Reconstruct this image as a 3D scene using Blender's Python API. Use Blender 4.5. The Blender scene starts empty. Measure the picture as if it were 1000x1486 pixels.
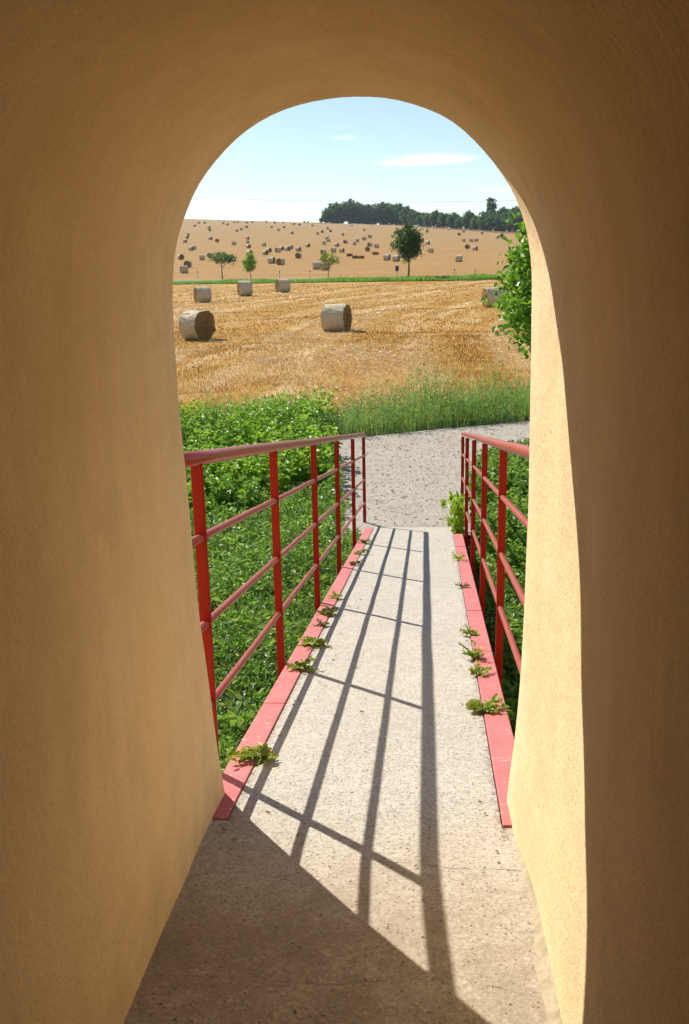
import bpy, math, numpy as np
from mathutils import Vector, Matrix
R = np.random.default_rng(7)
sc = bpy.context.scene
COL = sc.collection

# ------------------------------------------------------------------ terrain
KY = [-1e4,40,50,65,81,98,118,132,150,180,246,322,420,547,670,775,810,860,1100,1600,6000]
KZ = [-1.43,-1.43,-1.38,-1.18,-.92,-.42,.15,.55,1.0,1.75,4.1,7.55,12.8,20.5,27.5,32.9,33.6,33,24,5,-30]
def H(x, y):
    x = np.asarray(x, float); y = np.asarray(y, float)
    b = (np.interp(y*.965, KY, KZ)+np.interp(y, KY, KZ)*2+np.interp(y*1.035, KY, KZ))/4
    t = np.clip((y-140)/620, 0, 1); t = t*np.where(y > 810, np.clip((2500-y)/1690, 0, 1), 1)
    return b-.052*t*x
G0 = -1.43
SLOPE, YR = .163, 2.5
def floor_z(y): return -SLOPE*(np.maximum(y,2.2)-YR)-.05*np.minimum(y-2.2,0)-.006*np.exp(-((y-2.2)/.10)**2)
def swath(x,y): return x-.0037*np.maximum(y-33.,0)**2
def ramp(y): return -SLOPE*(y-YR)
def verge_y(x): return 115.2-.117*x

# ------------------------------------------------------------------ helpers
def tag(o, label=None, cat=None, group=None, kind=None):
    if label: o['label'] = label
    if cat: o['category'] = cat
    if group: o['group'] = group
    if kind: o['kind'] = kind
    return o
def empty(name, loc=(0,0,0), rz=0):
    o = bpy.data.objects.new(name, None); COL.objects.link(o); o.location = loc; o.rotation_euler = (0,0,rz)
    o.empty_display_size = .2
    return o
def mesh_np(name, v, quads=None, tris=None, rnd=None, mats=(), parent=None, smooth=False, fm=None):
    """fast mesh from numpy arrays"""
    me = bpy.data.meshes.new(name)
    v = np.asarray(v, np.float32).reshape(-1,3)
    q = np.asarray(quads if quads is not None else np.zeros((0,4)), np.int32).reshape(-1,4)
    t = np.asarray(tris if tris is not None else np.zeros((0,3)), np.int32).reshape(-1,3)
    me.vertices.add(len(v)); me.vertices.foreach_set('co', v.ravel())
    idx = np.concatenate([q.ravel(), t.ravel()]).astype(np.int32)
    me.loops.add(len(idx)); me.loops.foreach_set('vertex_index', idx)
    n = len(q)+len(t); me.polygons.add(n)
    st = np.concatenate([np.arange(len(q))*4, len(q)*4+np.arange(len(t))*3]).astype(np.int32)
    me.polygons.foreach_set('loop_start', st)
    me.update(calc_edges=True)
    if rnd is not None:
        a = me.attributes.new('rnd', 'FLOAT', 'POINT'); a.data.foreach_set('value', np.asarray(rnd, np.float32))
    for m in mats: me.materials.append(m)
    if fm is not None: me.polygons.foreach_set('material_index', np.asarray(fm, np.int32))
    me.polygons.foreach_set('use_smooth', np.full(n, smooth))
    me.validate(); me.update()
    o = bpy.data.objects.new(name, me); COL.objects.link(o); o.parent = parent
    return o
class MB:
    """collects simple shapes into one mesh"""
    def __init__(s): s.v=[]; s.q=[]; s.t=[]; s.fq=[]; s.ft=[]; s.n=0
    def add(s, v, q=(), t=(), m=0):
        v = np.asarray(v, float).reshape(-1,3)
        s.v.append(v)
        for f in q: s.q.append([i+s.n for i in f]); s.fq.append(m)
        for f in t: s.t.append([i+s.n for i in f]); s.ft.append(m)
        s.n += len(v)
    def tube(s, pts, rad, seg=10, cap=True, m=0):
        pts = [Vector(p) for p in pts]; rad = rad if hasattr(rad,'__len__') else [rad]*len(pts)
        ring=[]; ref=None
        for i,p in enumerate(pts):
            d = (pts[min(i+1,len(pts)-1)]-pts[max(i-1,0)]).normalized()
            if ref is None: ref = Vector((0,0,1)) if abs(d.z)<.9 else Vector((1,0,0))
            a = d.cross(ref).normalized(); b = a.cross(d).normalized(); ref = b
            ring.append([p+(a*math.cos(k*2*math.pi/seg)+b*math.sin(k*2*math.pi/seg))*rad[i] for k in range(seg)])
        v=[tuple(x) for r in ring for x in r]; q=[]; t=[]
        for i in range(len(pts)-1):
            for k in range(seg): q.append((i*seg+k, i*seg+(k+1)%seg, (i+1)*seg+(k+1)%seg, (i+1)*seg+k))
        if cap:
            v.append(tuple(pts[0])); v.append(tuple(pts[-1])); c0=len(v)-2
            for k in range(seg):
                t.append((c0,(k+1)%seg,k)); o=(len(pts)-1)*seg; t.append((c0+1,o+k,o+(k+1)%seg))
        s.add(v,q,t,m)
    def hexa(s, c8, m=0):
        """8 corners: bottom 4 then top 4"""
        s.add(c8, [(3,2,1,0),(4,5,6,7),(0,1,5,4),(1,2,6,5),(2,3,7,6),(3,0,4,7)], m=m)
    def box(s, lo, hi, m=0):
        (a,b,c),(d,e,f)=lo,hi
        s.hexa([(a,b,c),(d,b,c),(d,e,c),(a,e,c),(a,b,f),(d,b,f),(d,e,f),(a,e,f)],m)
    def build(s, name, mats, parent=None, smooth=False, bevel=0):
        mats = mats if isinstance(mats,(list,tuple)) else [mats]
        o = mesh_np(name, np.concatenate(s.v), s.q, s.t, None, mats, parent, smooth, s.fq+s.ft)
        if bevel:
            b=o.modifiers.new('bevel','BEVEL'); b.width=bevel; b.segments=2; b.limit_method='ANGLE'
        return o
def unit(a): return a/np.maximum(np.linalg.norm(a,axis=-1,keepdims=True),1e-9)

def leaves(c, axis, nrm, L, W, fold=.25, droop=.0):
    """folded pointed leaves: c base points, axis = length direction; 6 verts, 2 quads each"""
    n=len(c); a=unit(axis); s=unit(np.cross(a,nrm)); up=unit(np.cross(s,a))
    L=np.broadcast_to(L,n)[:,None]; W=np.broadcast_to(W,n)[:,None]
    f=fold
    P=[c, c+a*L*.3+s*W*.5+up*W*f, c+a*L*.68+s*W*.4+up*(W*f-droop*L*.4), c+a*L-up*droop*L,
       c+a*L*.68-s*W*.4+up*(W*f-droop*L*.4), c+a*L*.3-s*W*.5+up*W*f]
    v=np.stack(P,1).reshape(-1,3); b=(np.arange(n)*6)[:,None]
    q=np.concatenate([b+np.array([[0,1,2,3]]), b+np.array([[0,3,4,5]])])
    return v,q
def blades(c, h, w, lean, az):
    """grass blades: 5 verts, 1 quad + 1 tri each"""
    n=len(c); h=np.broadcast_to(h,n)[:,None]; w=np.broadcast_to(w,n)[:,None]; lean=np.broadcast_to(lean,n)[:,None]
    d=np.stack([np.cos(az),np.sin(az),0*az],1); tw=az+R.normal(0,.8,n)+1.57; s=np.stack([np.cos(tw),np.sin(tw),0*az],1)
    z=np.array([[0,0,1.]])
    m=c+z*h*.55+d*h*lean*.3; t=c+z*h*(1-.25*lean)+d*h*lean
    v=np.stack([c-s*w*.5,c+s*w*.5,m+s*w*.4,m-s*w*.4,t],1).reshape(-1,3); b=(np.arange(n)*5)[:,None]
    return v, b+np.array([[0,1,2,3]]), b+np.array([[3,2,4]])
class Scatter:
    """collects leaves and blades with a per-item random attribute"""
    def __init__(s): s.v=[];s.q=[];s.t=[];s.r=[];s.n=0
    def put(s,v,q,t=None,r=None,k=6):
        s.v.append(v); s.q.append(q+s.n)
        if t is not None: s.t.append(t+s.n)
        s.r.append(np.repeat(r,k)); s.n+=len(v)
    def leaves(s,c,axis,nrm,L,W,r=None,**k):
        v,q=leaves(c,axis,nrm,L,W,**k); s.put(v,q,None,R.random(len(c)) if r is None else r,6)
    def blades(s,c,h,w,lean,az=None,r=None):
        az=R.uniform(0,6.283,len(c)) if az is None else az
        v,q,t=blades(c,h,w,lean,az); s.put(v,q,t,R.random(len(c)) if r is None else r,5)
    def build(s,name,mat,parent=None):
        return mesh_np(name,np.concatenate(s.v),np.concatenate(s.q),np.concatenate(s.t) if s.t else None,
                       np.concatenate(s.r),[mat],parent)
def rdir(n, zb=0.): 
    a=R.normal(size=(n,3)); a[:,2]+=zb; return unit(a)
def vnoise(x,y,s,seed=0):
    """smooth value noise on numpy arrays"""
    x=np.asarray(x)/s; y=np.asarray(y)/s
    xi=np.floor(x).astype(int); yi=np.floor(y).astype(int); fx=x-xi; fy=y-yi
    fx=fx*fx*(3-2*fx); fy=fy*fy*(3-2*fy)
    h=lambda i,j:(np.sin(i*127.1+j*311.7+seed*74.7)*43758.5453)%1
    return (h(xi,yi)*(1-fx)+h(xi+1,yi)*fx)*(1-fy)+(h(xi,yi+1)*(1-fx)+h(xi+1,yi+1)*fx)*fy

# ------------------------------------------------------------------ materials
class NT:
    def __init__(s,name):
        s.m=bpy.data.materials.new(name); s.m.use_nodes=True; s.t=s.m.node_tree; s.t.nodes.clear()
        s.out=s.n('ShaderNodeOutputMaterial'); s.tc=s.n('ShaderNodeTexCoord').outputs['Object']
    def n(s,k,**p):
        x=s.t.nodes.new(k)
        for a,b in p.items(): setattr(x,a,b)
        return x
    def l(s,a,b): s.t.links.new(a,b)
    def val(s,x,sock):
        if isinstance(x,(int,float)): sock.default_value=x
        elif isinstance(x,tuple): sock.default_value=(*x,1) if len(x)==3 and sock.type=='RGBA' else x
        else: s.l(x,sock)
    def noise(s,scale,detail=4,rough=.55,vec=None,dist=0,out='Fac'):
        x=s.n('ShaderNodeTexNoise'); x.inputs['Scale'].default_value=scale; x.inputs['Detail'].default_value=detail
        x.inputs['Roughness'].default_value=rough; x.inputs['Distortion'].default_value=dist
        s.l(vec or s.tc,x.inputs['Vector']); return x.outputs[out]
    def voro(s,scale,vec=None,out='Distance',feature='F1',rand=1):
        x=s.n('ShaderNodeTexVoronoi',feature=feature); x.inputs['Scale'].default_value=scale; x.inputs['Randomness'].default_value=rand
        s.l(vec or s.tc,x.inputs['Vector']); return x.outputs[out]
    def map(s,scale=(1,1,1),loc=(0,0,0),rot=(0,0,0),vec=None):
        x=s.n('ShaderNodeMapping'); x.inputs['Scale'].default_value=scale; x.inputs['Location'].default_value=loc; x.inputs['Rotation'].default_value=rot
        s.l(vec or s.tc,x.inputs['Vector']); return x.outputs[0]
    def ramp(s,f,stops,interp='LINEAR'):
        x=s.n('ShaderNodeValToRGB'); e=x.color_ramp.elements; x.color_ramp.interpolation=interp
        while len(e)<len(stops): e.new(.5)
        for i,(p,c) in enumerate(stops):
            e[i].position=p; c=(c,c,c) if isinstance(c,(int,float)) else c; e[i].color=(*c,1)
        s.l(f,x.inputs[0]); return x.outputs[0]
    def mix(s,f,a,b,mode='MIX'):
        x=s.n('ShaderNodeMix',data_type='RGBA',blend_type=mode)
        s.val(f,x.inputs[0]); s.val(a,x.inputs[6]); s.val(b,x.inputs[7]); return x.outputs[2]
    def math(s,op,a,b=0,c=0,clamp=False):
        x=s.n('ShaderNodeMath',operation=op,use_clamp=clamp)
        s.val(a,x.inputs[0]); s.val(b,x.inputs[1]); s.val(c,x.inputs[2]); return x.outputs[0]
    def xyz(s,vec=None):
        x=s.n('ShaderNodeSeparateXYZ'); s.l(vec or s.tc,x.inputs[0]); return x.outputs
    def attr(s,name='rnd'):
        return s.n('ShaderNodeAttribute',attribute_name=name).outputs['Fac']
    def bump(s,h,strength=.3,dist=.01,normal=None):
        x=s.n('ShaderNodeBump'); x.inputs['Strength'].default_value=strength; x.inputs['Distance'].default_value=dist
        s.l(h,x.inputs['Height'])
        if normal: s.l(normal,x.inputs['Normal'])
        return x.outputs[0]
    def pbr(s,col,rough=.8,normal=None,spec=.3,metal=0):
        x=s.n('ShaderNodeBsdfPrincipled'); s.val(col,x.inputs['Base Color']); s.val(rough,x.inputs['Roughness'])
        x.inputs['Specular IOR Level'].default_value=spec; x.inputs['Metallic'].default_value=metal
        if normal: s.l(normal,x.inputs['Normal'])
        return x.outputs[0]
    def end(s,sh): s.l(sh,s.out.inputs[0]); return s.m
    def leafy(s,col,trans=.35,rough=.4,spec=.4,tcol=None):
        p=s.pbr(col,rough,spec=spec); t=s.n('ShaderNodeBsdfTranslucent'); s.val(tcol or col,t.inputs[0])
        x=s.n('ShaderNodeMixShader'); x.inputs[0].default_value=trans; s.l(p,x.inputs[1]); s.l(t.outputs[0],x.inputs[2]); return s.end(x.outputs[0])
def m_plaster():
    t=NT('plaster'); 
    big=t.noise(1.1,3); mid=t.noise(7,5,.6); fine=t.noise(140,3,.7); 
    streak=t.noise(9,4,.6,vec=t.map((1,1,.12)))
    c=t.ramp(big,[(.3,(.785,.58,.305)),(.7,(.86,.655,.39))])
    c=t.mix(.35,c,t.ramp(mid,[(.3,(.70,.51,.27)),(.65,(.87,.67,.41))]))
    c=t.mix(t.math('MULTIPLY',t.ramp(streak,[(.42,0.),(.75,1.)]),.22),c,(.52,.40,.22))
    c=t.mix(t.math('MULTIPLY',t.ramp(fine,[(.53,0.),(.72,1.)]),.42),c,(.40,.28,.13))
    c=t.mix(t.math('MULTIPLY',t.ramp(t.voro(75),[(.06,1.),(.16,0.)]),t.math('MULTIPLY',t.ramp(t.noise(11,3),[(.52,0.),(.66,1.)]),.5)),c,(.40,.26,.13))
    foot=t.math('MULTIPLY',t.ramp(t.xyz()[2],[(.02,1.),(.32,0.)]),t.ramp(t.noise(5,5,.65),[(.38,0.),(.66,1.)])); c=t.mix(t.math('MULTIPLY',foot,.5),c,(.44,.33,.18))
    blot=t.ramp(t.noise(2.3,6,.7,dist=.5),[(.52,0.),(.68,1.)]); c=t.mix(t.math('MULTIPLY',blot,.34),c,(.58,.42,.21))
    swirl=t.noise(5,4,.6,vec=t.map((1,.35,1)))
    h=t.math('ADD',t.math('MULTIPLY',fine,.30),t.math('ADD',t.math('MULTIPLY',t.noise(45,4,.65),.45),t.math('MULTIPLY',swirl,1.6)))
    return t.end(t.pbr(c,.9,t.bump(h,1.,.006),.12))
def m_concrete(name='concrete',base=((.40,.36,.30),(.50,.46,.385)),dirt=.0):
    t=NT(name); X=t.xyz()
    big=t.noise(1.6,5,.6); mid=t.noise(16,6,.7); fine=t.noise(230,3,.75); gr=t.noise(95,4,.7)
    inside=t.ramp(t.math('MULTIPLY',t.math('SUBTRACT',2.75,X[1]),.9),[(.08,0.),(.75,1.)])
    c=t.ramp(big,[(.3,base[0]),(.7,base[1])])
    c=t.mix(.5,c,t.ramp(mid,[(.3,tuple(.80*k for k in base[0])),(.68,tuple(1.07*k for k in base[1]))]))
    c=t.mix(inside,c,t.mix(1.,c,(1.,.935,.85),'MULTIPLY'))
    # sandy grain, light and dark
    c=t.mix(t.math('MULTIPLY',t.ramp(gr,[(.53,0.),(.66,1.)]),.6),c,(.66,.61,.53))
    c=t.mix(t.math('MULTIPLY',t.ramp(gr,[(.34,1.),(.46,0.)]),.75),c,(.20,.16,.115))
    # scattered pits and dark grit
    vc=t.voro(85,out='Color'); vd=t.voro(85); g=t.n('ShaderNodeSeparateColor'); t.l(vc,g.inputs[0])
    dot=t.math('MULTIPLY',t.ramp(vd,[(.16,1.),(.30,0.)]),t.math('GREATER_THAN',g.outputs[0],t.math('ADD',.48,t.math('MULTIPLY',inside,.36))))
    c=t.mix(t.math('MULTIPLY',dot,.62),c,(.10,.07,.045))
    vc2=t.voro(48,out='Color'); vd2=t.voro(48); g2=t.n('ShaderNodeSeparateColor'); t.l(vc2,g2.inputs[0])
    dot2=t.math('MULTIPLY',t.ramp(vd2,[(.12,1.),(.24,0.)]),t.math('GREATER_THAN',g2.outputs[0],t.math('ADD',.86,t.math('MULTIPLY',inside,.10))))
    c=t.mix(t.math('MULTIPLY',dot2,.75),c,(.085,.06,.04))
    c=t.mix(t.math('MULTIPLY',t.ramp(t.noise(26,6,.8),[(.58,0.),(.68,1.)]),.42),c,(.23,.175,.11))
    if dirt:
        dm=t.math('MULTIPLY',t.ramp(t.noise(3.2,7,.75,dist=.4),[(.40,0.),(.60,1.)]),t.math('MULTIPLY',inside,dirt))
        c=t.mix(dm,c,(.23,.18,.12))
    wob=t.math('MULTIPLY',t.math('SUBTRACT',t.noise(4,6,.65),.5),.14)
    for y0,k,w,x0,x1,dk in ((2.30,-.12,.0022,-.12,.26,.8),(2.43,-.09,.0014,-.5,-.1,.5),(1.80,.02,.0016,-.6,.3,.6)):
        d=t.math('ABSOLUTE',t.math('SUBTRACT',t.math('ADD',t.math('ADD',X[1],wob),t.math('MULTIPLY',X[0],-k)),y0))
        msk=t.math('MULTIPLY',t.math('LESS_THAN',d,w),t.math('MULTIPLY',t.math('GREATER_THAN',X[0],x0),t.math('LESS_THAN',X[0],x1)))
        msk=t.math('MULTIPLY',msk,t.ramp(t.noise(12,3),[(.42,.1),(.55,dk)]))
        c=t.mix(msk,c,(.10,.07,.045))
    edge=t.math('MINIMUM',t.math('ABSOLUTE',t.math('ADD',X[0],.592)),t.math('ABSOLUTE',t.math('SUBTRACT',X[0],t.math('ADD',t.math('MULTIPLY',X[1],.0127),.203))))
    em=t.math('MULTIPLY',t.ramp(edge,[(0.,1.),(.03,0.)]),t.ramp(t.noise(45,4,.7),[(.45,0.),(.58,1.)]))
    c=t.mix(t.math('MULTIPLY',em,t.math('MULTIPLY',t.math('GREATER_THAN',X[1],2.45),.8)),c,(.09,.07,.045))
    hh=t.math('ADD',t.math('MULTIPLY',fine,.35),t.math('ADD',t.math('MULTIPLY',gr,.7),t.math('MULTIPLY',mid,.6)))
    hh=t.math('SUBTRACT',hh,t.math('ADD',t.math('MULTIPLY',dot,.6),dot2))
    return t.end(t.pbr(c,.9,t.bump(hh,.7,.006),.2))
def m_mortar():
    t=NT('mortar'); n=t.noise(28,6,.75)
    return t.end(t.pbr(t.ramp(n,[(.3,(.27,.215,.14)),(.6,(.42,.345,.235))]),.95,t.bump(n,.6,.01),.1))
def m_paint(name,col,worn,rough=.4,spec=.45,k=.25,chip=.0):
    t=NT(name)
    c=t.mix(t.math('MULTIPLY',t.ramp(t.noise(6,5,.65),[(.4,0.),(.7,1.)]),k),col,worn)
    c=t.mix(t.math('MULTIPLY',t.ramp(t.noise(60,4,.7),[(.57,0.),(.68,1.)]),k),c,worn)
    if chip: c=t.mix(t.math('MULTIPLY',t.ramp(t.noise(35,5,.75),[(.60,0.),(.64,1.)]),chip),c,(.55,.46,.40) if name=='kerb_paint' else (.13,.05,.025))
    h=t.noise(90,3,.6)
    return t.end(t.pbr(c,rough,t.bump(h,.15,.002),spec))
def m_leaf(name,a,b,c3=None,trans=.3,rough=.42,spec=.4,big=2.,dark=None):
    t=NT(name); r=t.attr()
    c=t.ramp(r,[(0,a),(.6,b),(1,c3 or b)])
    c=t.mix(t.ramp(t.noise(big,4),[(.40,0.),(.75,.5)]),c,dark or tuple(.62*k for k in a))
    return t.leafy(c,trans,rough,spec,tcol=t.mix(.45,c,(.22,.42,.03)))
def m_bark(name='bark',col=((.06,.045,.03),(.14,.11,.08))):
    t=NT(name); n=t.noise(14,5,.65,vec=t.map((1,1,.25)))
    return t.end(t.pbr(t.ramp(n,[(.3,col[0]),(.7,col[1])]),.9,t.bump(n,.6,.02),.15))
def m_field():
    t=NT('stubble_ground'); X=t.xyz(); y=X[1]; x=X[0]
    # golden near field
    yq=t.math('MAXIMUM',t.math('SUBTRACT',y,33.),0.); u=t.math('SUBTRACT',x,t.math('MULTIPLY',t.math('MULTIPLY',yq,yq),.0037))
    cb=t.n('ShaderNodeCombineXYZ'); t.l(u,cb.inputs[0]); t.l(t.math('MULTIPLY',y,.09),cb.inputs[1]); v1=cb.outputs[0]
    sw=t.noise(.55,5,.62,vec=v1,dist=.6); cl=t.noise(1.7,6,.72); fn=t.noise(14,4,.75); lo=t.noise(.07,4,.55)
    near=t.ramp(cl,[(.25,(.33,.175,.032)),(.48,(.42,.232,.048)),(.75,(.53,.32,.085))])
    near=t.mix(t.ramp(lo,[(.38,0.),(.66,.5)]),near,(.46,.26,.06))
    near=t.mix(t.math('MULTIPLY',t.ramp(sw,[(.48,0.),(.64,1.)]),.7),near,(.66,.51,.28))
    near=t.mix(t.math('MULTIPLY',t.ramp(fn,[(.60,0.),(.70,1.)]),.55),near,(.80,.68,.44))
    near=t.mix(t.math('MULTIPLY',t.ramp(fn,[(.28,1.),(.40,0.)]),.50),near,(.17,.09,.022))
    # wheel tracks along the swaths
    wv=t.math('ABSOLUTE',t.math('SUBTRACT',t.math('FRACT',t.math('MULTIPLY',t.math('ADD',u,t.math('MULTIPLY',cl,.35)),.30)),.5))
    near=t.mix(t.math('MULTIPLY',t.ramp(wv,[(0.,1.),(.05,0.)]),t.ramp(t.noise(.12,3),[(.48,0.),(.62,.6)])),near,(.17,.085,.022))
    # far hillside
    hb=t.noise(.05,5,.6,vec=t.map((.22,1.,1))); hs=t.noise(.35,4,.7,vec=t.map((.12,1.,1)))
    far=t.ramp(hb,[(.3,(.31,.162,.040)),(.7,(.40,.225,.062))])
    far=t.mix(.55,far,t.ramp(hs,[(.32,(.22,.105,.024)),(.68,(.52,.325,.11))]))
    far=t.mix(.35,far,t.ramp(t.noise(.9,5,.75,vec=t.map((.35,1.,1))),[(.36,(.22,.11,.028)),(.64,(.54,.36,.14))]))
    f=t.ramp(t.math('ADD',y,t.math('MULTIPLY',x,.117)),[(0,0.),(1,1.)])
    far=t.mix(1.,far,(.86,.84,.86),'MULTIPLY'); far=t.mix(t.ramp(t.math('MULTIPLY',y,.001),[(.25,0.),(.75,.55)]),far,(.31,.225,.12))  # slope greyed with distance: part field tone, part haze put into the colour
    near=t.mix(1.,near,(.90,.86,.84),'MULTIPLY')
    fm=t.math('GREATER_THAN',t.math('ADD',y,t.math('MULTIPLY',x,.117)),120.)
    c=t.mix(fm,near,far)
    bp=t.math('ADD',fn,t.math('MULTIPLY',cl,2.))
    return t.end(t.pbr(c,.95,t.bump(bp,.5,.08),.1))
def m_soil():
    t=NT('soil'); n=t.noise(6,6,.7)
    return t.end(t.pbr(t.ramp(n,[(.3,(.035,.040,.014)),(.7,(.075,.080,.030))]),.95,t.bump(n,.6,.03),.1))
def m_gravel():
    t=NT('gravel'); d=t.voro(85); cc=t.voro(85,out='Color'); g=t.n('ShaderNodeSeparateColor'); t.l(cc,g.inputs[0])
    c=t.ramp(g.outputs[0],[(0,(.33,.285,.23)),(.5,(.46,.41,.34)),(1,(.58,.53,.46))])
    c=t.mix(t.ramp(t.noise(1.1,6,.7),[(.35,.1),(.65,.75)]),c,(.43,.38,.31)); c=t.mix(t.ramp(t.noise(2.7,6,.75),[(.47,.0),(.68,.6)]),c,(.30,.255,.20)); c=t.mix(t.ramp(t.noise(32,4,.75),[(.40,.5),(.56,0.)]),c,(.25,.21,.165))
    c=t.mix(t.math('MULTIPLY',t.ramp(t.noise(60,3,.6),[(.62,0.),(.74,1.)]),.3),c,(.20,.16,.12))
    c=t.mix(t.ramp(d,[(.5,0.),(.8,.25)]),c,(.26,.21,.16))
    h=t.math('ADD',t.math('SUBTRACT',1.,d),t.noise(3,4))
    return t.end(t.pbr(c,.95,t.bump(h,.7,.012),.15))
def m_stone():
    t=NT('stone'); return t.end(t.pbr(t.ramp(t.attr(),[(0,(.20,.165,.125)),(.10,(.36,.32,.26)),(1,(.56,.51,.44))]),.9,spec=.2))
def m_straw(name,a,b,c,scale=(1,1,1),freq=30,end=False):
    t=NT(name); n=t.noise(freq,5,.75,vec=t.map(scale)); b2=t.noise(2.2,4)
    col=t.ramp(n,[(.28,a),(.5,b),(.75,c)])
    if end:
        X=t.xyz(); r=t.math('SQRT',t.math('ADD',t.math('MULTIPLY',X[1],X[1]),t.math('MULTIPLY',X[2],X[2])))
        ring=t.math('SINE',t.math('MULTIPLY',t.math('ADD',r,t.math('MULTIPLY',b2,.05)),75.))
        col=t.mix(t.ramp(ring,[(.2,0.),(.9,.5)]),col,tuple(.5*k for k in a))
    else:
        X=t.xyz(); wob=t.math('MULTIPLY',t.noise(3,3),.02)
        ring=t.math('SINE',t.math('MULTIPLY',t.math('ADD',X[0],wob),95.))
        col=t.mix(t.ramp(ring,[(.55,0.),(1.,.35)]),col,tuple(.6*k for k in a))
    col=t.mix(t.ramp(b2,[(.38,.0),(.7,.4)]),col,b)
    return t.end(t.pbr(col,.85,t.bump(n,.8,.02),.25))
def m_plain(name,col,rough=.7,spec=.3,var=.25):
    t=NT(name); n=t.noise(8,4)
    return t.end(t.pbr(t.ramp(n,[(.3,tuple(k*(1-var) for k in col)),(.7,col)]),rough,t.bump(n,.2,.005),spec))
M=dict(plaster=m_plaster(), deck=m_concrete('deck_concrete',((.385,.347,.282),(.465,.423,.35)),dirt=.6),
  mortar=m_mortar(),
  kerb=m_paint('kerb_paint',(.48,.125,.12),(.54,.20,.185),.65,.25,.5,.6),
  rail=m_paint('rail_paint',(.30,.040,.025),(.31,.07,.05),.36,.45,.35,.3),
  post=m_paint('post_paint',(.25,.011,.003),(.20,.016,.006),.5,.15,.3),
  plate=m_plain('steel_dark',(.10,.025,.02),.7),
  lawn=m_leaf('lawn_leaf',(.075,.17,.025),(.17,.32,.045),(.38,.49,.10),.5,.40,.32),
  verge=m_leaf('verge_blade',(.14,.30,.035),(.20,.40,.05),(.30,.42,.09),.5,.5,.3),
  blade=m_leaf('grass_blade',(.12,.24,.03),(.18,.34,.045),(.22,.30,.09),.35,.45,.35),
  nettle=m_leaf('weed_leaf',(.11,.24,.02),(.24,.42,.03),(.48,.60,.07),.5,.42,.4,1.3),
  tall=m_leaf('tall_grass',(.13,.23,.06),(.20,.33,.09),(.40,.45,.22),.5,.5,.3,1.2),
  shrub=m_leaf('shrub_leaf',(.07,.19,.016),(.13,.30,.022),(.28,.44,.05),.45,.38,.38,3.),
  vine=m_leaf('vine_leaf',(.26,.40,.02),(.42,.55,.03),(.58,.62,.05),.5,.45,.3,5.,(.10,.22,.02)),
  rosette=m_leaf('rosette_leaf',(.17,.30,.03),(.34,.42,.04),(.48,.36,.07),.42,.45,.35,14.,(.16,.10,.03)),
  mossy=m_leaf('dry_leaf',(.12,.05,.02),(.20,.14,.03),(.22,.26,.05),.25,.5,.3,14.,(.10,.04,.02)),
  tree_dark=m_leaf('tree_dark',(.035,.075,.015),(.055,.115,.018),(.085,.15,.02),.22,.5,.3,.8),
  tree_light=m_leaf('tree_light',(.16,.30,.02),(.28,.44,.03),(.36,.50,.05),.5,.5,.3,.8),
  tree_mid=m_leaf('tree_mid',(.05,.10,.03),(.075,.15,.04),(.12,.20,.06),.3,.5,.3,.8),
  litter=m_leaf('dry_leaf_litter',(.16,.09,.03),(.30,.19,.07),(.45,.34,.16),.2,.6,.2,14.,(.08,.05,.02)),
  bush_dry=m_leaf('bush_yellow',(.13,.17,.03),(.20,.24,.04),(.26,.28,.07),.35,.5,.3,.8),
  wood=m_leaf('wood_leaf',(.04,.10,.055),(.06,.135,.07),(.085,.165,.07),.3,.6,.2,.06),
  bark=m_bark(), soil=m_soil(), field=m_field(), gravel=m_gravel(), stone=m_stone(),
  bale_side=m_straw('bale_side',(.33,.25,.14),(.56,.465,.31),(.74,.67,.54),(.25,1,1)),
  bale_end=m_straw('bale_end',(.11,.058,.016),(.24,.14,.042),(.40,.26,.09),end=True),
  bale_pale=m_straw('bale_pale',(.55,.52,.46),(.72,.70,.64),(.80,.78,.74),(.25,1,1)),
  straw=NT('loose_straw'), asphalt=m_plain('asphalt',(.20,.20,.205),.9),
  white=m_plain('white_plastic',(.75,.75,.73),.5), black=m_plain('black_band',(.02,.02,.02),.6), timber=m_plain('timber',(.05,.03,.018),.8), signback=m_plain('sign_back',(.06,.065,.08),.6),
  wire=m_plain('wire',(.06,.06,.07),.5), redsoil=m_plain('red_soil',(.33,.13,.075),.95))
t=M['straw']; c=t.ramp(t.attr(),[(0,(.22,.10,.014)),(.45,(.40,.212,.036)),(.8,(.58,.37,.115)),(1,(.82,.70,.46))]); M['straw']=t.leafy(c,.2,.5,.4)
# ================================================================== SETTING
def grid_sheet(name, xs, ys, zf, mat, kind='structure'):
    X,Y=np.meshgrid(xs,ys); v=np.stack([X,Y,zf(X,Y)],-1).reshape(-1,3); nx=len(xs)
    i,j=np.meshgrid(np.arange(nx-1),np.arange(len(ys)-1)); b=(j*nx+i).ravel()
    o=mesh_np(name,v,np.stack([b,b+1,b+1+nx,b+nx],1),None,None,[mat],None,True); return tag(o,kind=kind)
def sgn_geo(a,b,n): g=np.geomspace(a,b,n); return np.concatenate([-g[::-1],[0],g])
xs=np.concatenate([-np.geomspace(6000,60,26),np.linspace(-56,40,65),np.geomspace(44,6000,26)])
ys=np.concatenate([np.linspace(-60,18,6),np.linspace(20,135,116),np.geomspace(137,900,110),np.geomspace(930,6000,14)])
def fz(X,Y):
    z=H(X,Y)
    z=z-np.where((Y<16.5)&(X>-20)&(X<20),.35,0)
    return z+np.where((Y>24)&(Y<115),(vnoise(X,Y,1.7,1)-.5)*.10+(vnoise(X,Y,7,2)-.5)*.22,0)
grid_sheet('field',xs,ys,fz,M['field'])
gxs=np.linspace(-24,24,97); gys=np.linspace(-8,22,61)
def path_edge(x): return 18.05+.52*x     # far edge of the gravel
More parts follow.
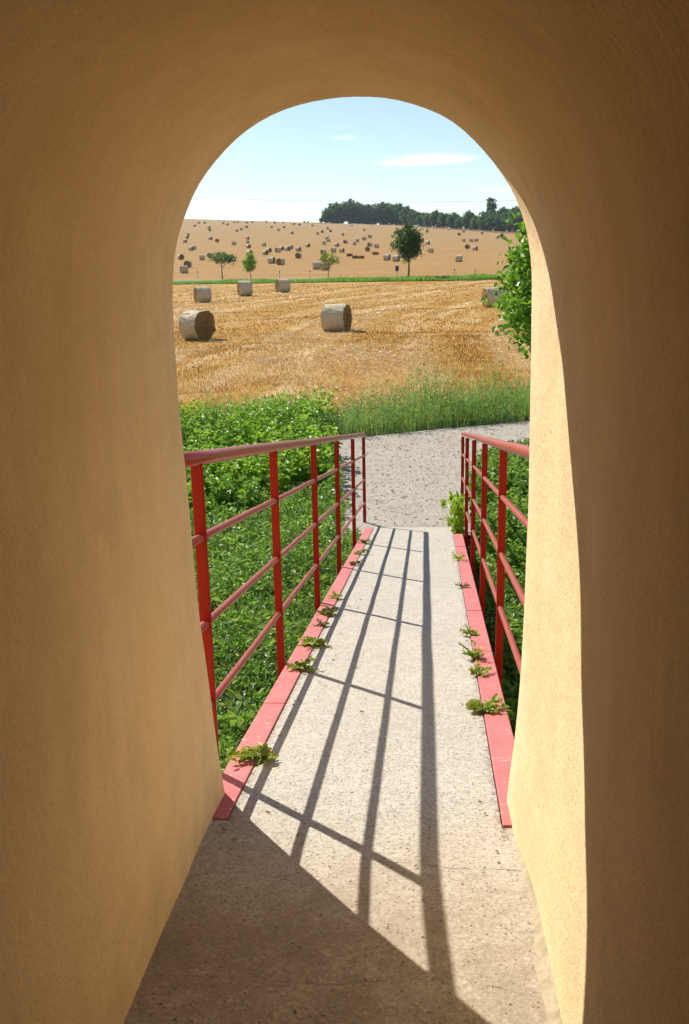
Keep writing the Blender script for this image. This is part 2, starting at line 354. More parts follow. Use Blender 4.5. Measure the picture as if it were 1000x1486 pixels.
def gz(X,Y):
    far=path_edge(X)+2.3; ins=np.clip((far-Y)/1.2,0,1)
    return G0+.004-.05*(1-ins)+ins*(vnoise(X,Y,1.3,5)-.5)*.05*np.where(Y<10.8,1,.0)
grid_sheet('ground',gxs,gys,gz,M['soil'])
# gravel path: in front of the ramp, bending off behind the shrub
pts_l=[(-.95,10.6),(-.98,12.0),(-1.18,13.2),(-1.30,14.6),(-1.5,16.0),(-2.6,16.3),(-6,14.6),(-14,11.0)]
pts_f=[(-14,12.6),(-6,15.6),(-1.6,17.2),(-.9,17.55),(.3,18.25),(1.3,18.75),(2.2,19.2),(5,20.4),(12,23.2)]
pts_r=[(12,20.2),(5,17.9),(2.2,16.9),(1.35,16.4),(.98,15.6),(.75,14.2),(.62,12.8),(.56,11.6),(.55,10.6)]
def path_poly():
    P=[]
    for seg in (pts_l,pts_f,pts_r):
        for a,b in zip(seg,seg[1:]):
            n=max(2,int(math.dist(a,b)/.12))
            for k in range(n):
                f=k/n; P.append((a[0]+(b[0]-a[0])*f+R.normal(0,.02),a[1]+(b[1]-a[1])*f+R.normal(0,.02)))
    return P
PP=path_poly()
import bmesh
bm=bmesh.new(); vs=[bm.verts.new((x,y,G0+.034)) for x,y in PP]; f=bm.faces.new(vs); bmesh.ops.triangulate(bm,faces=[f])
me=bpy.data.meshes.new('gravel_path'); bm.to_mesh(me); bm.free(); me.materials.append(M['gravel'])
o=bpy.data.objects.new('gravel_path',me); COL.objects.link(o); tag(o,kind='structure')
PPa=np.array(PP)
def in_path(x,y):
    x=np.asarray(x);y=np.asarray(y);ins=np.zeros(x.shape,bool); j=len(PPa)-1
    for i in range(len(PPa)):
        xi,yi=PPa[i];xj,yj=PPa[j]
        c=((yi>y)!=(yj>y))&(x<(xj-xi)*(y-yi)/(yj-yi+1e-12)+xi); ins^=c; j=i
    return ins
# loose stones on the path
n=13000; x=R.uniform(-1.5,3.2,n); y=R.uniform(11.1,20,n); k=in_path(x,y); x,y=x[k],y[k]; n=len(x)
sz=R.lognormal(math.log(.008),.5,n).clip(.004,.028)
base=np.array([[1,0,0],[0,1,0],[-1,0,0],[0,-1,0],[0,0,.42],[0,0,-.5]]); tri=np.array([[0,1,4],[1,2,4],[2,3,4],[3,0,4],[1,0,5],[2,1,5],[3,2,5],[0,3,5]])
an=R.uniform(0,6.28,n); ca,sa=np.cos(an)[:,None],np.sin(an)[:,None]; B=base[None]*(sz[:,None,None])*R.uniform(.6,1.3,(n,6,1))
v=np.stack([B[:,:,0]*ca-B[:,:,1]*sa+x[:,None],B[:,:,0]*sa+B[:,:,1]*ca+y[:,None],B[:,:,2]+G0+.034+sz[:,None]*.3],-1)
o=mesh_np('gravel',v.reshape(-1,3),None,(np.arange(n)[:,None,None]*6+tri[None]).reshape(-1,3),np.repeat(R.random(n),6),[M['stone']]); tag(o,kind='stuff')

# road and verge below the hillside
xs=np.linspace(-140,120,131)
def strip(name,w0,w1,lift,mat,nx=xs):
    V=[];
    for x in nx:
        for w in (w0,w1): y=verge_y(x)+w; V.append((x,y,float(H(x,y))+lift))
    b=np.arange(len(nx)-1)*2
    return mesh_np(name,V,np.stack([b,b+2,b+3,b+1],1),None,None,[mat],None,True)
tag(strip('road',5.2,10.6,.10,M['asphalt']),kind='structure')
tag(strip('verge_soil',-.2,5.2,.05,M['soil']),kind='structure')
S=Scatter(); n=26000; x=R.uniform(-60,40,n); k=(x>-50)&(x<25); x=x[k]; n=len(x); w=R.uniform(0,5.0,n); y=verge_y(x)+w
hh=np.interp(x,[-40,-20,-5,10],[.22,.30,.42,.5])*R.uniform(.5,1.25,n)*(.6+.8*vnoise(x,y,2.2,8))
S.blades(np.stack([x,y,H(x,y)+.05],1),hh,R.uniform(.05,.12,n),R.uniform(.1,.6,n)); o=S.build('verge_grass',M['verge']); tag(o,kind='stuff')
# red soil margin at the foot of the wood
V=[];RX=[(-84,747),(-74,760),(-55,775),(-24,768),(-10,738),(3,684),(14,652),(28,608),(38,575),(48,553),(60,535)]
for x,y in RX:
    for d in (-16,6): V.append((x,y+d,float(H(x,y+d))+.25))
b=np.arange(len(RX)-1)*2
o=mesh_np('soil_margin',V,np.stack([b,b+2,b+3,b+1],1),None,None,[M['redsoil']]); tag(o,kind='structure')

# ================================================================== THE ARCHED PASSAGE
# outline of the opening (x, z), from the left foot over the crown to the right foot
OUT=[(-0.64, -0.32), (-0.637, 0), (-0.634, 0.112), (-0.629, 0.314), (-0.629, 0.49), (-0.633, 0.675), (-0.633, 0.846), (-0.633, 1.007), (-0.636, 1.143), (-0.639, 1.236), (-0.639, 1.346), (-0.639, 1.436), (-0.636, 1.541), (-0.627, 1.626), (-0.615, 1.677), (-0.598, 1.723), (-0.568, 1.784), (-0.539, 1.827), (-0.502, 1.868), (-0.457, 1.909), (-0.404, 1.944), (-0.343, 1.971), (-0.275, 1.988), (-0.208, 1.996), (-0.158, 1.997), (-0.091, 1.992), (-0.025, 1.976), (0.041, 1.95), (0.091, 1.917), (0.141, 1.869), (0.175, 1.829), (0.206, 1.785), (0.227, 1.743), (0.246, 1.691), (0.255, 1.648), (0.262, 1.6), (0.265, 1.542), (0.266, 1.478), (0.268, 1.371), (0.27, 1.224), (0.274, 0.999), (0.274, 0.856), (0.275, 0.64), (0.274, 0.46), (0.269, 0.238), (0.262, 0.03), (0.261, -0.32)]
# the outer wall is battered: it flares out towards its foot
FZ=[-2, -0.6, 0, 0.1, 0.2, 0.32, 0.44, 0.57, 0.7, 0.85, 1.0, 1.15, 1.3, 1.6, 3, 6]; FY=[3.25, 2.98, 2.755, 2.71, 2.668, 2.628, 2.596, 2.568, 2.544, 2.525, 2.51, 2.5, 2.493, 2.487, 2.48, 2.46]
def face(z): return np.interp(z,FZ,FY)
def resample(P,n):
    P=np.array(P); 
    # Catmull-Rom through the points
    D=[]; m=len(P)
    for i in range(m-1):
        p0,p1,p2,p3=P[max(i-1,0)],P[i],P[i+1],P[min(i+2,m-1)]
        for k in range(12):
            t=k/12; D.append(.5*((2*p1)+(-p0+p2)*t+(2*p0-5*p1+4*p2-p3)*t*t+(-p0+3*p1-3*p2+p3)*t**3))
    D.append(P[-1]); D=np.array(D); s=np.concatenate([[0],np.cumsum(np.linalg.norm(np.diff(D,axis=0),axis=1))])
    u=np.linspace(0,s[-1],n); return np.stack([np.interp(u,s,D[:,0]),np.interp(u,s,D[:,1])],1)
NP=150
prof=resample(OUT,NP); cen=np.array([-.20,1.0])
tan=np.gradient(prof,axis=0); nor=np.stack([-tan[:,1],tan[:,0]],1); nor/=np.linalg.norm(nor,axis=1,keepdims=True)
sgn=np.sign(((prof-cen)*nor).sum(1)); nor*=np.where(sgn<0,-1,1)[:,None]      # points out of the passage, into the masonry
fy=face(prof[:,1]); Rr=.035
ysec=list(np.linspace(-.62,1.2,24)); tt=list(np.linspace(.08,1,20))
V=[];rows=0
def section(y):
    global rows
    s=np.arange(NP)/NP*4.2; yy=np.minimum(y,9)
    a=(vnoise(s,yy,.55,3)-.5)*.016*np.clip((2.35-y)/.7,0,1)+(vnoise(s,yy,.17,4)-.5)*.004*np.clip((2.5-y)/.5,0.1,1)
    a=a*np.clip((prof[:,1]-.02)/.15,0,1)
    side=np.clip((2.5-y)/.35,0,1)*np.where(prof[:,0]>0,.018,.010)*np.clip((1.7-prof[:,1])/.3,0,1)     # the far wall widens a little inwards
    V.append(np.column_stack([prof[:,0]+nor[:,0]*a+side,y,prof[:,1]+nor[:,1]*a])); rows+=1
for y in ysec: section(np.full(NP,y))
for t in tt: section(1.2+(fy-Rr-1.2)*t)
for k in range(1,7):                                # rounded arris
    th=k/6*math.pi/2; off=Rr*(1-math.cos(th)); zz=prof[:,1]+nor[:,1]*off
    V.append(np.column_stack([prof[:,0]+nor[:,0]*off,face(zz)-Rr+Rr*math.sin(th),zz])); rows+=1
# outside face: spread the ring to a rectangle
big=[]
for p in prof:
    d=p-np.array([-.2,.9]); k=min(4.2/abs(d[0]) if d[0] else 1e9,(4.4 if d[1]>0 else 2.6)/abs(d[1]) if d[1] else 1e9); big.append(np.array([-.2,.9])+d*k)
big=np.array(big)
for f in (.03,.1,.2,.35,.6,1.):
    q=(prof+nor*Rr)*(1-f)+big*f; V.append(np.column_stack([q[:,0],face(q[:,1]),q[:,1]])); rows+=1
V=np.concatenate(V); i,j=np.meshgrid(np.arange(NP-1),np.arange(rows-1)); b=(j*NP+i).ravel()
Q=np.stack([b,b+NP,b+NP+1,b+1],1)
nV=len(V)
# back end wall, roof, flanks and the wall below the threshold
ex=[(-4.4,2.42,-1.7),(3.98,2.42,-1.7),(3.98,2.42,5.3),(-4.4,2.42,5.3),(-4.4,-3.2,-1.7),(3.98,-3.2,-1.7),(3.98,-3.2,5.3),(-4.4,-3.2,5.3)]
Q2=[(4,5,6,7),(0,4,7,3),(5,1,2,6),(3,7,6,2)]
Q=np.concatenate([Q,np.array(Q2)+nV])
V=np.concatenate([V,np.array(ex)])
o=mesh_np('archway',V,Q,None,None,[M['plaster']],None,True)
me=o.data; fl=np.ones(len(me.polygons),bool); fl[-len(Q2):]=False; me.polygons.foreach_set('use_smooth',fl)
tag(o,'ochre plastered vaulted archway with rounded edges, framing the view of the field','archway')
# wall under the door sill
mb=MB(); mb.box((-.9,2.50,-1.6),(.55,2.80,-.29)); sill=mb.build('sill_wall',M['plaster'],o)
# unseen dark door added behind the viewer to soak up bounced light
door=empty('absorber_door',(-.18,-.52,0)); tag(door,'unseen dark door added at the inner end to dim the passage','door')
for k in range(6):
    mb=MB(); x0=-.52+k*.175; mb.box((x0,-.06,.004),(x0+.171,0,2.15)); mb.build('plank',M['timber'],door,bevel=.003)
mb=MB(); mb.box((.36,.002,.95),(.40,.05,1.10)); mb.build('handle',M['black'],door)
# floor inside, with a thin mortar fillet along the foot of the sunlit wall
mb=MB(); nx,ny=12,44; vx=np.linspace(-.66,.34,nx+1); vy=np.append(np.linspace(-.60,YR,ny),2.545)
X,Y=np.meshgrid(vx,vy); Z=(vnoise(X,Y,.31,9)-.5)*.008*np.clip((YR-Y)/.3,0,1)+floor_z(Y)
v=np.stack([X,Y,Z],-1).reshape(-1,3); i,j=np.meshgrid(np.arange(nx),np.arange(ny)); b=(j*(nx+1)+i).ravel()
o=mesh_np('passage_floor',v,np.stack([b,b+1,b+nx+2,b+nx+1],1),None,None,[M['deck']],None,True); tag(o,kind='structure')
V=[];ns=140
for k in range(ns):
    y=1.0+k/(ns-1)*1.50; w=(.008+.024*vnoise(np.array(y),np.array(0.),.21,12)+.014*vnoise(np.array(y),np.array(3.),.05,13))*min(1,(2.53-y)/.25)
    xw=.263+.018*np.clip((2.5-y)/.35,0,1)+.002; 
    for fx,fzv in ((1,-.003),(.7,.003),(.35,.009),(0,.022),(-.4,.03)):
        V.append((xw-w*fx*1.0,y,float(floor_z(np.array(y)))+fzv*min(1,(2.56-y)/.3)))
b=(np.arange(ns-1)[:,None]*5+np.arange(4)[None]).ravel()
o2=mesh_np('mortar_fillet',V,np.stack([b,b+5,b+6,b+1],1),None,None,[M['mortar']],bpy.data.objects['archway'],True)

# ================================================================== FOOTBRIDGE RAMP
YE=11.28
def xri(y): return .235+(y-2.55)*.0127
def xro(y): return xri(y)+.097
LI,LO=-.592,-.685
bridge=empty('footbridge',(0,0,0)); tag(bridge,'pale concrete footbridge ramp with pink painted kerbs leading down to the gravel path','footbridge')
ny=60; vy=np.linspace(2.5455,YE,ny); V=[]
for y in vy:
    e=0.
    for x,dz in ((LI+.004,-.22),(LI+.004,0),(-.3,0),(0,0),(xri(y)-.004,0),(xri(y)-.004,-.22)):
        V.append((x,y,ramp(y)+dz+((float(vnoise(np.array(x*3),np.array(y),.4,6))-.5)*.006 if dz==0 and y<YE-.2 and y>YR+.1 else 0)))
b=(np.arange(ny-1)[:,None]*6+np.arange(5)[None]).ravel()
Q=list(np.stack([b,b+1,b+7,b+6],1))+[(0,5,4,1),((ny-1)*6,(ny-1)*6+1,(ny-1)*6+4,(ny-1)*6+5)]
Q+= [(k*6,k*6+6,k*6+11,k*6+5) for k in range(ny-1)]
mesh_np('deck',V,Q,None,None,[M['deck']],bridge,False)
def kerb(x0,x1,ya,yb,nseg=7):
    mb=MB(); ycuts=np.linspace(ya,yb,nseg+1)
    for a,b_ in zip(ycuts,ycuts[1:]):
        a2,b2=a+.004,b_-.004
        lift=.006+R.normal(0,.0015)
        c=[]
        for top in (0,1):
            for (xf,y) in ((x0,a2),(x1,a2),(x1,b2),(x0,b2)):
                c.append((xf(y),y,-SLOPE*(y-YR)+(lift if top else -.24)))
        mb.hexa(c)
    return mb.build('kerb',M['kerb'],bridge,bevel=.004)
kerb(lambda y:LO,lambda y:LI,2.546,11.0)
kerb(lambda y:xri(y),lambda y:xro(y),2.547,10.3)

# ================================================================== RAILINGS
def railing(label,xf,ys,side):
    root=empty('railing',(xf(ys[0]),ys[0],ramp(ys[0]))); tag(root,label,'railing','red pipe railings along the footbridge')
    L=Vector(root.location)
    h=.019
    for i,y in enumerate(ys):
        x=xf(y); z=ramp(y); mb=MB()
        mb.box((x-h-L.x,y-.009-L.y,z-.26-L.z),(x+h-L.x,y+.009-L.y,z+1.085-L.z))
        mb.build('post',M['post'],root,bevel=.004)
        mb=MB(); mb.box((min(x,x-side*.034)-L.x,y-.045-L.y,z-.19-L.z),(max(x,x-side*.034)-L.x,y+.045-L.y,z-.09-L.z)); mb.build('bracket',M['plate'],root)
    ya,yb=2.44,ys[-1]
    for hgt,r,nm in ((1.10,.0235,'top_rail'),(.84,.0135,'mid_rail'),(.545,.0135,'mid_rail'),(.262,.0135,'mid_rail')):
        mb=MB(); P=[]
        for y in np.linspace(ya,yb+(.02 if nm=='top_rail' else 0),14): P.append((xf(y)-L.x,y-L.y,-SLOPE*(y-YR)*.985+hgt-L.z+R.normal(0,.0012)))
        mb.tube(P,r,14 if nm=='top_rail' else 12); mb.build(nm,M['rail'],root,smooth=True)
    return root
railing('red pipe railing beside the green lawn, throwing its shadow over the ramp',lambda y:-.715,[2.93,4.46,6.12,7.78,9.55,11.3],-1)
railing('red pipe railing beside the sunlit plaster jamb, its posts standing in a dark gap',lambda y:xro(y)+.030,[2.98,4.67,6.42,8.2,10.0,11.65],1)

# ================================================================== LAWN, WEEDS, TALL GRASS
def area(n,x0,x1,y0,y1,keep): 
    x=R.uniform(x0,x1,n); y=R.uniform(y0,y1,n); k=keep(x,y); return x[k],y[k]
def gzz(x,y): return gz(x,y)+.0
S=Scatter()
lk=lambda x,y:(x>-.34*y-1.2)&(x<-.70)&~in_path(x,y)&(x<-.72)
x,y=area(105000,-6,-.7,2.9,14.5,lk); z=gzz(x,y); n=len(x)
hgt=.01+.20*vnoise(x,y,.55,21)**1.5+.20*vnoise(x,y,.14,22)**2.5
nr=rdir(n,1.6); ax=np.cross(nr,R.normal(size=(n,3)))
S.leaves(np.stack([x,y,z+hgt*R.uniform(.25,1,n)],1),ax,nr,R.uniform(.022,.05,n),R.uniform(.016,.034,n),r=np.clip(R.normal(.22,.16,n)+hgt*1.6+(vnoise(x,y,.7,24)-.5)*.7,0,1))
x,y=area(60000,-6,-.7,2.9,14.5,lk); n=len(x)
S.blades(np.stack([x,y,gzz(x,y)],1),R.uniform(.06,.16,n)*(.5+vnoise(x,y,.6,23)),R.uniform(.004,.008,n),R.uniform(.2,1.,n))
# larger leaved clumps in the lawn
cx,cy=area(330,-5,-.8,3,13,lk)
for a,b in zip(cx,cy):
    m=int(R.integers(8,22)); p=R.normal(0,.08,(m,2)); nr=rdir(m,1.5); ax=np.concatenate([p,R.uniform(-.02,.06,(m,1))],1)
    S.leaves(np.column_stack([a+p[:,0],b+p[:,1],gzz(a+p[:,0],b+p[:,1])+R.uniform(.05,.17,m)]),ax,nr,R.uniform(.04,.095,m),R.uniform(.025,.06,m),r=np.clip(R.normal(.72,.2,m),0,1))
tag(S.build('lawn',M['lawn']),kind='stuff')
def weeds(name,x0,x1,y0,y1,keep,nst,hf,mat,leafL,per):
    S=Scatter(); x,y=area(nst,x0,x1,y0,y1,keep)
    h=hf(x,y)*R.uniform(.7,1.15,len(x)); z=gzz(x,y); n=len(x)
    ln=R.uniform(-.25,.25,(n,2))
    S.blades(np.stack([x,y,z],1),h,np.full(n,.008),np.full(n,.1),r=R.uniform(0,.3,n))
    t=R.uniform(.12,1.0,(n,per)); ang=R.uniform(0,6.28,(n,per))
    c=np.stack([x[:,None]+ln[:,:1]*t*h[:,None]*.5,y[:,None]+ln[:,1:]*t*h[:,None]*.5,z[:,None]+h[:,None]*t],-1).reshape(-1,3)
    m=len(c); a=ang.ravel(); ax=np.stack([np.cos(a),np.sin(a),R.uniform(-.5,.4,m)],1); nr=np.stack([-.3*np.cos(a)+R.normal(0,.35,m),-.3*np.sin(a)+R.normal(0,.35,m),np.ones(m)],1)
    s=(1.15-.55*t.ravel())*R.uniform(.7,1.25,m)
    S.leaves(c,ax,nr,leafL*s,leafL*.62*s,r=np.clip(.12+.55*t.ravel()+(np.repeat(vnoise(x,y,.6,36),per)-.45)*.7+R.normal(0,.16,m),0,1),droop=.25)
    return tag(S.build(name,mat),kind='stuff')
nk=lambda x,y:(y>11.6+.25*(x+2.)+1.3*vnoise(x,y,.8,31))&(x<-1.05-.10*(y-13)-.5*vnoise(x,y,.5,33))&~in_path(x,y)&(x>-.36*y-.6)&(y<19.6+.5*x+.8)
weeds('weed_thicket',-8,-.9,11.4,19.5,lambda x,y:nk(x,y)&(vnoise(x,y,.42,35)>.36),3900,lambda x,y:(.40+.50*vnoise(x,y,.9,32))*np.clip((y-11.0-.25*(x+2.))/2.0,.42,1)+.10*np.clip((y-13)/4,0,1),M['nettle'],.125,11)
# right bank
rk=lambda x,y:(x>xro(y)+.16)&(x<3.4)&~in_path(x,y)&(y<17.4)
weeds('undergrowth',.45,3.4,3.0,17.4,lambda x,y:rk(x,y)&(y>5.0)&(vnoise(x,y,.7,41)>.25),2600,lambda x,y:.10+.30*vnoise(x,y,.8,42),M['lawn'],.085,12)
S=Scatter(); x,y=area(60000,.45,3.4,2.9,17.2,rk); n=len(x); nr=rdir(n,1.5)
S.leaves(np.stack([x,y,gzz(x,y)+R.uniform(.01,.1,n)],1),np.cross(nr,R.normal(size=(n,3))),nr,R.uniform(.025,.05,n),R.uniform(.018,.035,n))
tag(S.build('ground_cover',M['lawn']),kind='stuff')
# tall grass strip between the path and the field
S=Scatter(); tk=lambda x,y:(y>path_edge(x)-.05+.25*vnoise(x,y,.6,51))&(y<path_edge(x)+1.9+.5*vnoise(x,y,1.1,52))
x,y=area(42000,-8,6,14,23.5,tk); n=len(x)
hh=(.36+.85*vnoise(x,y,.7,53)*vnoise(x,y,.22,54)*1.6)*np.interp(x,[-6,-2.2,-1,1.5],[.75,.8,1.0,1.0])
S.blades(np.stack([x,y,np.full(n,G0-.04)],1),hh*R.uniform(.55,1.2,n),R.uniform(.006,.014,n),R.uniform(.05,.45,n))
x2=x[::4];y2=y[::4];h2=hh[::4]; m=len(x2)
for q in range(6):
    t_=R.uniform(.2,.95,m); a=R.uniform(0,6.28,m); S.leaves(np.stack([x2+R.normal(0,.02,m),y2+R.normal(0,.02,m),G0+h2*t_],1),np.stack([np.cos(a),np.sin(a),R.uniform(.1,1.,m)],1),rdir(m,1.),R.uniform(.05,.11,m),R.uniform(.012,.028,m))
tag(S.build('tall_grass',M['tall']),kind='stuff')
# stubble standing and straw lying on the near field
S=Scatter()
def stub(n,y0,y1,hw,xl=-.30,xr=.14):
    y=R.uniform(y0,y1,n); x=R.uniform(0,1,n)*(y*(xr-xl)+2)+y*xl-1
    k=(y>path_edge(x)+2.0)&(y<verge_y(x)-1); x,y=x[k],y[k]; 
    a=math.radians(24); u=x*math.cos(a)+y*math.sin(a); w=-x*math.sin(a)+y*math.cos(a); w=np.round(w/.17)*.17+R.normal(0,.02,len(w)); x=u*math.cos(a)-w*math.sin(a); y=u*math.sin(a)+w*math.cos(a)
    dens=vnoise(x,y,2.1,61); k=R.random(len(x))<.35+.9*dens; x,y=x[k],y[k]; m=len(x); z=fz(x,y)
    S.blades(np.stack([x,y,z-.01],1),R.uniform(.05,.13,m),np.full(m,hw),R.uniform(0,.35,m),r=np.clip(R.normal(.40,.14,m)+(vnoise(swath(x,y),y*.09,1.5,66)-.5)*.85+(vnoise(x+y*.4,y*.7,.9,67)-.5)*.25,0,1))
stub(44000,19,30,.009); stub(44000,30,48,.015); stub(26000,48,80,.03); stub(16000,80,114,.055)
for n,y0,y1,L,W in ((24000,19,32,.17,.010),(24000,32,60,.26,.022),(9000,60,105,.5,.05)):
    y=R.uniform(y0,y1,n); x=R.uniform(0,1,n)*(y*.45+2)-y*.30-1; sw=vnoise(swath(x,y),y*.09,1.5,66)*.75+.25*vnoise(x,y,1.1,63); k=(R.random(n)<np.clip((sw-.50)*4.,.02,1))&(y>path_edge(x)+2.0); x,y=x[k],y[k]; m=len(x)
    a=R.uniform(0,6.28,m); S.leaves(np.stack([x,y,fz(x,y)+R.uniform(.02,.10,m)],1),np.stack([np.cos(a),np.sin(a),R.normal(0,.2,m)],1),rdir(m,1.5),L*R.uniform(.5,1.3,m),W,r=np.clip(R.normal(.92,.12,m),0,1))
tag(S.build('stubble',M['straw']),kind='stuff')

# ================================================================== SMALL WEEDS ON THE KERBS
def rosette(x,y,rad,n,label,mat='rosette',up=.5,group='weed tufts rooted in the kerb joints'):
    z=ramp(y)+.012; S=Scatter(); ns=max(8,int(n*.7))
    a=np.arange(ns)*2.4+R.normal(0,.35,ns); skew=R.uniform(0,6.28)
    for k in range(ns):
        d=np.array([math.cos(a[k]),math.sin(a[k]),up*R.uniform(.3,1.5)]); L=rad*R.uniform(.35,.95)*(1+.30*math.cos(a[k]-skew)); q=int(R.integers(4,8))
        t=np.linspace(.05,1,q); P=np.array([x,y,z])+d*L*t[:,None]*np.array([1,1,1.])-np.array([0,0,1])*(t**2)[:,None]*L*.25+R.normal(0,rad*.02,(q,3))
        P[:,2]=np.maximum(P[:,2],z-.004)
        side=np.where(np.arange(q)%2,1,-1)*R.uniform(.5,1.1,q); ax=np.column_stack([np.cos(a[k]+side),np.sin(a[k]+side),R.uniform(-.1,.7,q)])
        S.blades(P[:1],L*.5,rad*.05,1.5,np.array([a[k]]))
        S.leaves(P,ax,np.column_stack([R.normal(0,.3,q),R.normal(0,.3,q),np.ones(q)]),rad*.44*R.uniform(.6,1.2,q),rad*.23*R.uniform(.7,1.3,q),r=np.clip(t*.75+R.normal(0,.2,q),0,1),droop=.15)
        S.leaves(P[:1],d[None],np.array([[0,0,1.]]),L*.95*np.linalg.norm(d),rad*.07,droop=.22)
    o=S.build('weed_tuft',M[mat]); return tag(o,label,'weed',group)
rosette(-.585,3.06,.085,22,'dandelion-like weed tuft on the pink kerb nearest the shaded passage, beside the long rail shadow')
rosette(-.602,4.33,.075,22,'green weed tuft on the kerb below the post whose shadow crosses the pink paint')
rosette(-.600,4.85,.085,26,'broad yellow-green weed tuft straddling the pink kerb just beyond the smaller green one')
rosette(-.600,5.72,.080,26,'reddish-brown weed clump on the kerb, half across the ramp edge','mossy')
rosette(-.602,5.36,.055,16,'small rust-red weed sprig between the yellow-green tuft and the brown clump','mossy')
rosette(-.600,6.28,.060,14,'thin weed sprig on the kerb behind the reddish-brown clump')
rosette(-.600,7.9,.065,16,'reddish weed sprig at a far joint of the pink kerb','mossy')
rosette(-.600,8.6,.075,16,'small green weed at the far joint of the pink kerb below the railing')
rosette(-.600,9.5,.080,16,'yellowish weed near the lower end of the kerb that borders the lawn')
rosette(xri(3.72)-.005,3.70,.085,30,'largest yellow-green weed tuft on the kerb beside the sunlit jamb')
rosette(xri(4.45)+.0,4.28,.065,20,'upright green weed growing through the kerb just past the largest tuft')
rosette(xri(4.6)-.0,4.60,.065,24,'leafy weed tuft at the joint of the kerb above the dark gap',up=1.1)
rosette(xri(5.2)-.005,5.15,.060,18,'flat olive weed tuft on the ramp side of the kerb, beyond the leafy pair')
rosette(xri(6.8),6.75,.055,14,'brownish little weed lying against the kerb by the middle posts','mossy')
rosette(xri(8.2),8.25,.070,12,'pale green seedling with round leaves by the far kerb joint','vine',up=1.)
# vine at the lower end of the kerb
root=empty('vine_plant',(.40,10.75,ramp(10.75))); root.scale=(.62,.9,.88); tag(root,'bright yellow-green vine climbing the far end posts of the railing by the jamb','plant')
mb=MB(); S=Scatter()
for k in range(11):
    p=Vector((R.normal(-.01,.035),R.normal(-.05,.12),-.05)); P=[p.copy()]; d=Vector((R.normal(-.06,.10),R.normal(-.05,.15),1)).normalized()
    for q in range(6): p=p+d*.085*R.uniform(.7,1.2); d=(d+Vector((R.normal(0,.14),R.normal(0,.2),-.02))).normalized(); P.append(p.copy())
    mb.tube(P,[.005]*3+[.003]*4,5)
    for c in P[1:]:
        m=int(R.integers(3,6)); a=R.uniform(0,6.28,m); c0=np.array(c)+R.normal(0,.03,(m,3))
        S.leaves(c0,np.column_stack([np.cos(a),np.sin(a),R.normal(0,.4,m)]),rdir(m,1.)+np.array([-.3,-.5,0]),R.uniform(.06,.12,m),R.uniform(.055,.10,m),fold=.12,droop=.2)
mb.build('stem',M['vine'],root); S.build('foliage',M['vine'],root)

# dry leaves and bits of straw blown onto the gravel and the ramp
S=Scatter(); n=45; x=R.uniform(-1.2,1.6,n); y=R.uniform(11.4,18,n); k=in_path(x,y); x,y=x[k],y[k]; n=len(x)
S.leaves(np.stack([x,y,np.full(n,G0+.045)],1),np.column_stack([rdir(n)[:,:2],R.normal(0,.1,n)]),rdir(n,4.),R.uniform(.025,.06,n),R.uniform(.012,.03,n))
n=110; y=R.uniform(2.2,11,n); sd_=R.random(n)<.7; x=np.where(sd_,np.where(R.random(n)<.5,LI+.03+R.exponential(.04,n),xri(y)-.03-R.exponential(.04,n)),R.uniform(-.5,.2,n))
S.leaves(np.stack([x,y,np.where(y>2.5,-SLOPE*(y-YR),floor_z(y))+.006],1),np.column_stack([rdir(n)[:,:2],R.normal(-.08,.1,n)]),rdir(n,4.),R.uniform(.008,.028,n),R.uniform(.004,.012,n))
tag(S.build('fallen_leaves',M['litter']),kind='stuff')

# ================================================================== TREES
def make_tree(name,h,trunk_h,r,spread,zr,ncl,per,leafL,mat,limbs=9,seed=0,lump=.32,bark='bark'):
    """tapered trunk with limbs; crown of leaf clumps inside an ellipsoid with an uneven outline"""
    global R
    keep=R; R=np.random.default_rng(seed)
    root=empty(name); mb=MB(); zc=trunk_h+zr*.95
    P=[(0,0,-.1)]; x=y=0
    for k in range(1,7):
        x+=R.normal(0,.02*h); y+=R.normal(0,.02*h); P.append((x*.5,y*.5,k/6*(zc+zr*.35)))
    mb.tube(P,np.linspace(r*1.25,r*.25,7),9)
    tips=[]
    for k in range(limbs):
        t=R.uniform(.45,.95); b=Vector(P[min(6,int(t*6))]); a=k*2.4+R.normal(0,.3); el=R.uniform(.15,1.)
        e=Vector((math.cos(a)*spread*R.uniform(.45,.85),math.sin(a)*spread*R.uniform(.45,.85),0)); e.z=max(b.z+.1*h*el,zc+R.uniform(-.7,.6)*zr)
        mid=(b+e)/2+Vector((0,0,-.03*h)); mb.tube([b,mid,e],[r*.4,r*.26,r*.09],6); tips.append(np.array(e))
    S=Scatter(); u=rdir(ncl); rad=R.uniform(.15,1,ncl)**.45
    low=vnoise(u[:,0]*3+seed,u[:,2]*3+u[:,1]*2,.8,seed)
    rad*=.68+.5*low
    C=u*rad[:,None]*np.array([spread,spread,zr])+np.array([P[5][0],P[5][1],zc])
    if len(tips): k=R.integers(0,len(tips),ncl//4); C[:ncl//4]=np.array(tips)[k]+R.normal(0,.16*spread,(ncl//4,3))
    cl=lump*spread*R.uniform(.5,1.2,ncl); n=ncl*per; d=R.normal(size=(ncl,per,3))*.55
    c=(C[:,None,:]+d*cl[:,None,None]*np.array([1,1,.7])).reshape(-1,3)
    nr=unit(d.reshape(-1,3)*.6+rdir(n,.8)); ax=np.cross(nr,R.normal(size=(n,3)))
    S.leaves(c,ax,nr,leafL*R.uniform(.7,1.3,n),leafL*.65*R.uniform(.7,1.2,n),r=np.clip(np.repeat(R.normal(.5,.22,ncl),per)+R.normal(0,.15,n),0,1))
    mb.build('trunk',M[bark],root,smooth=True); S.build('crown',mat,root); R=keep
    return root
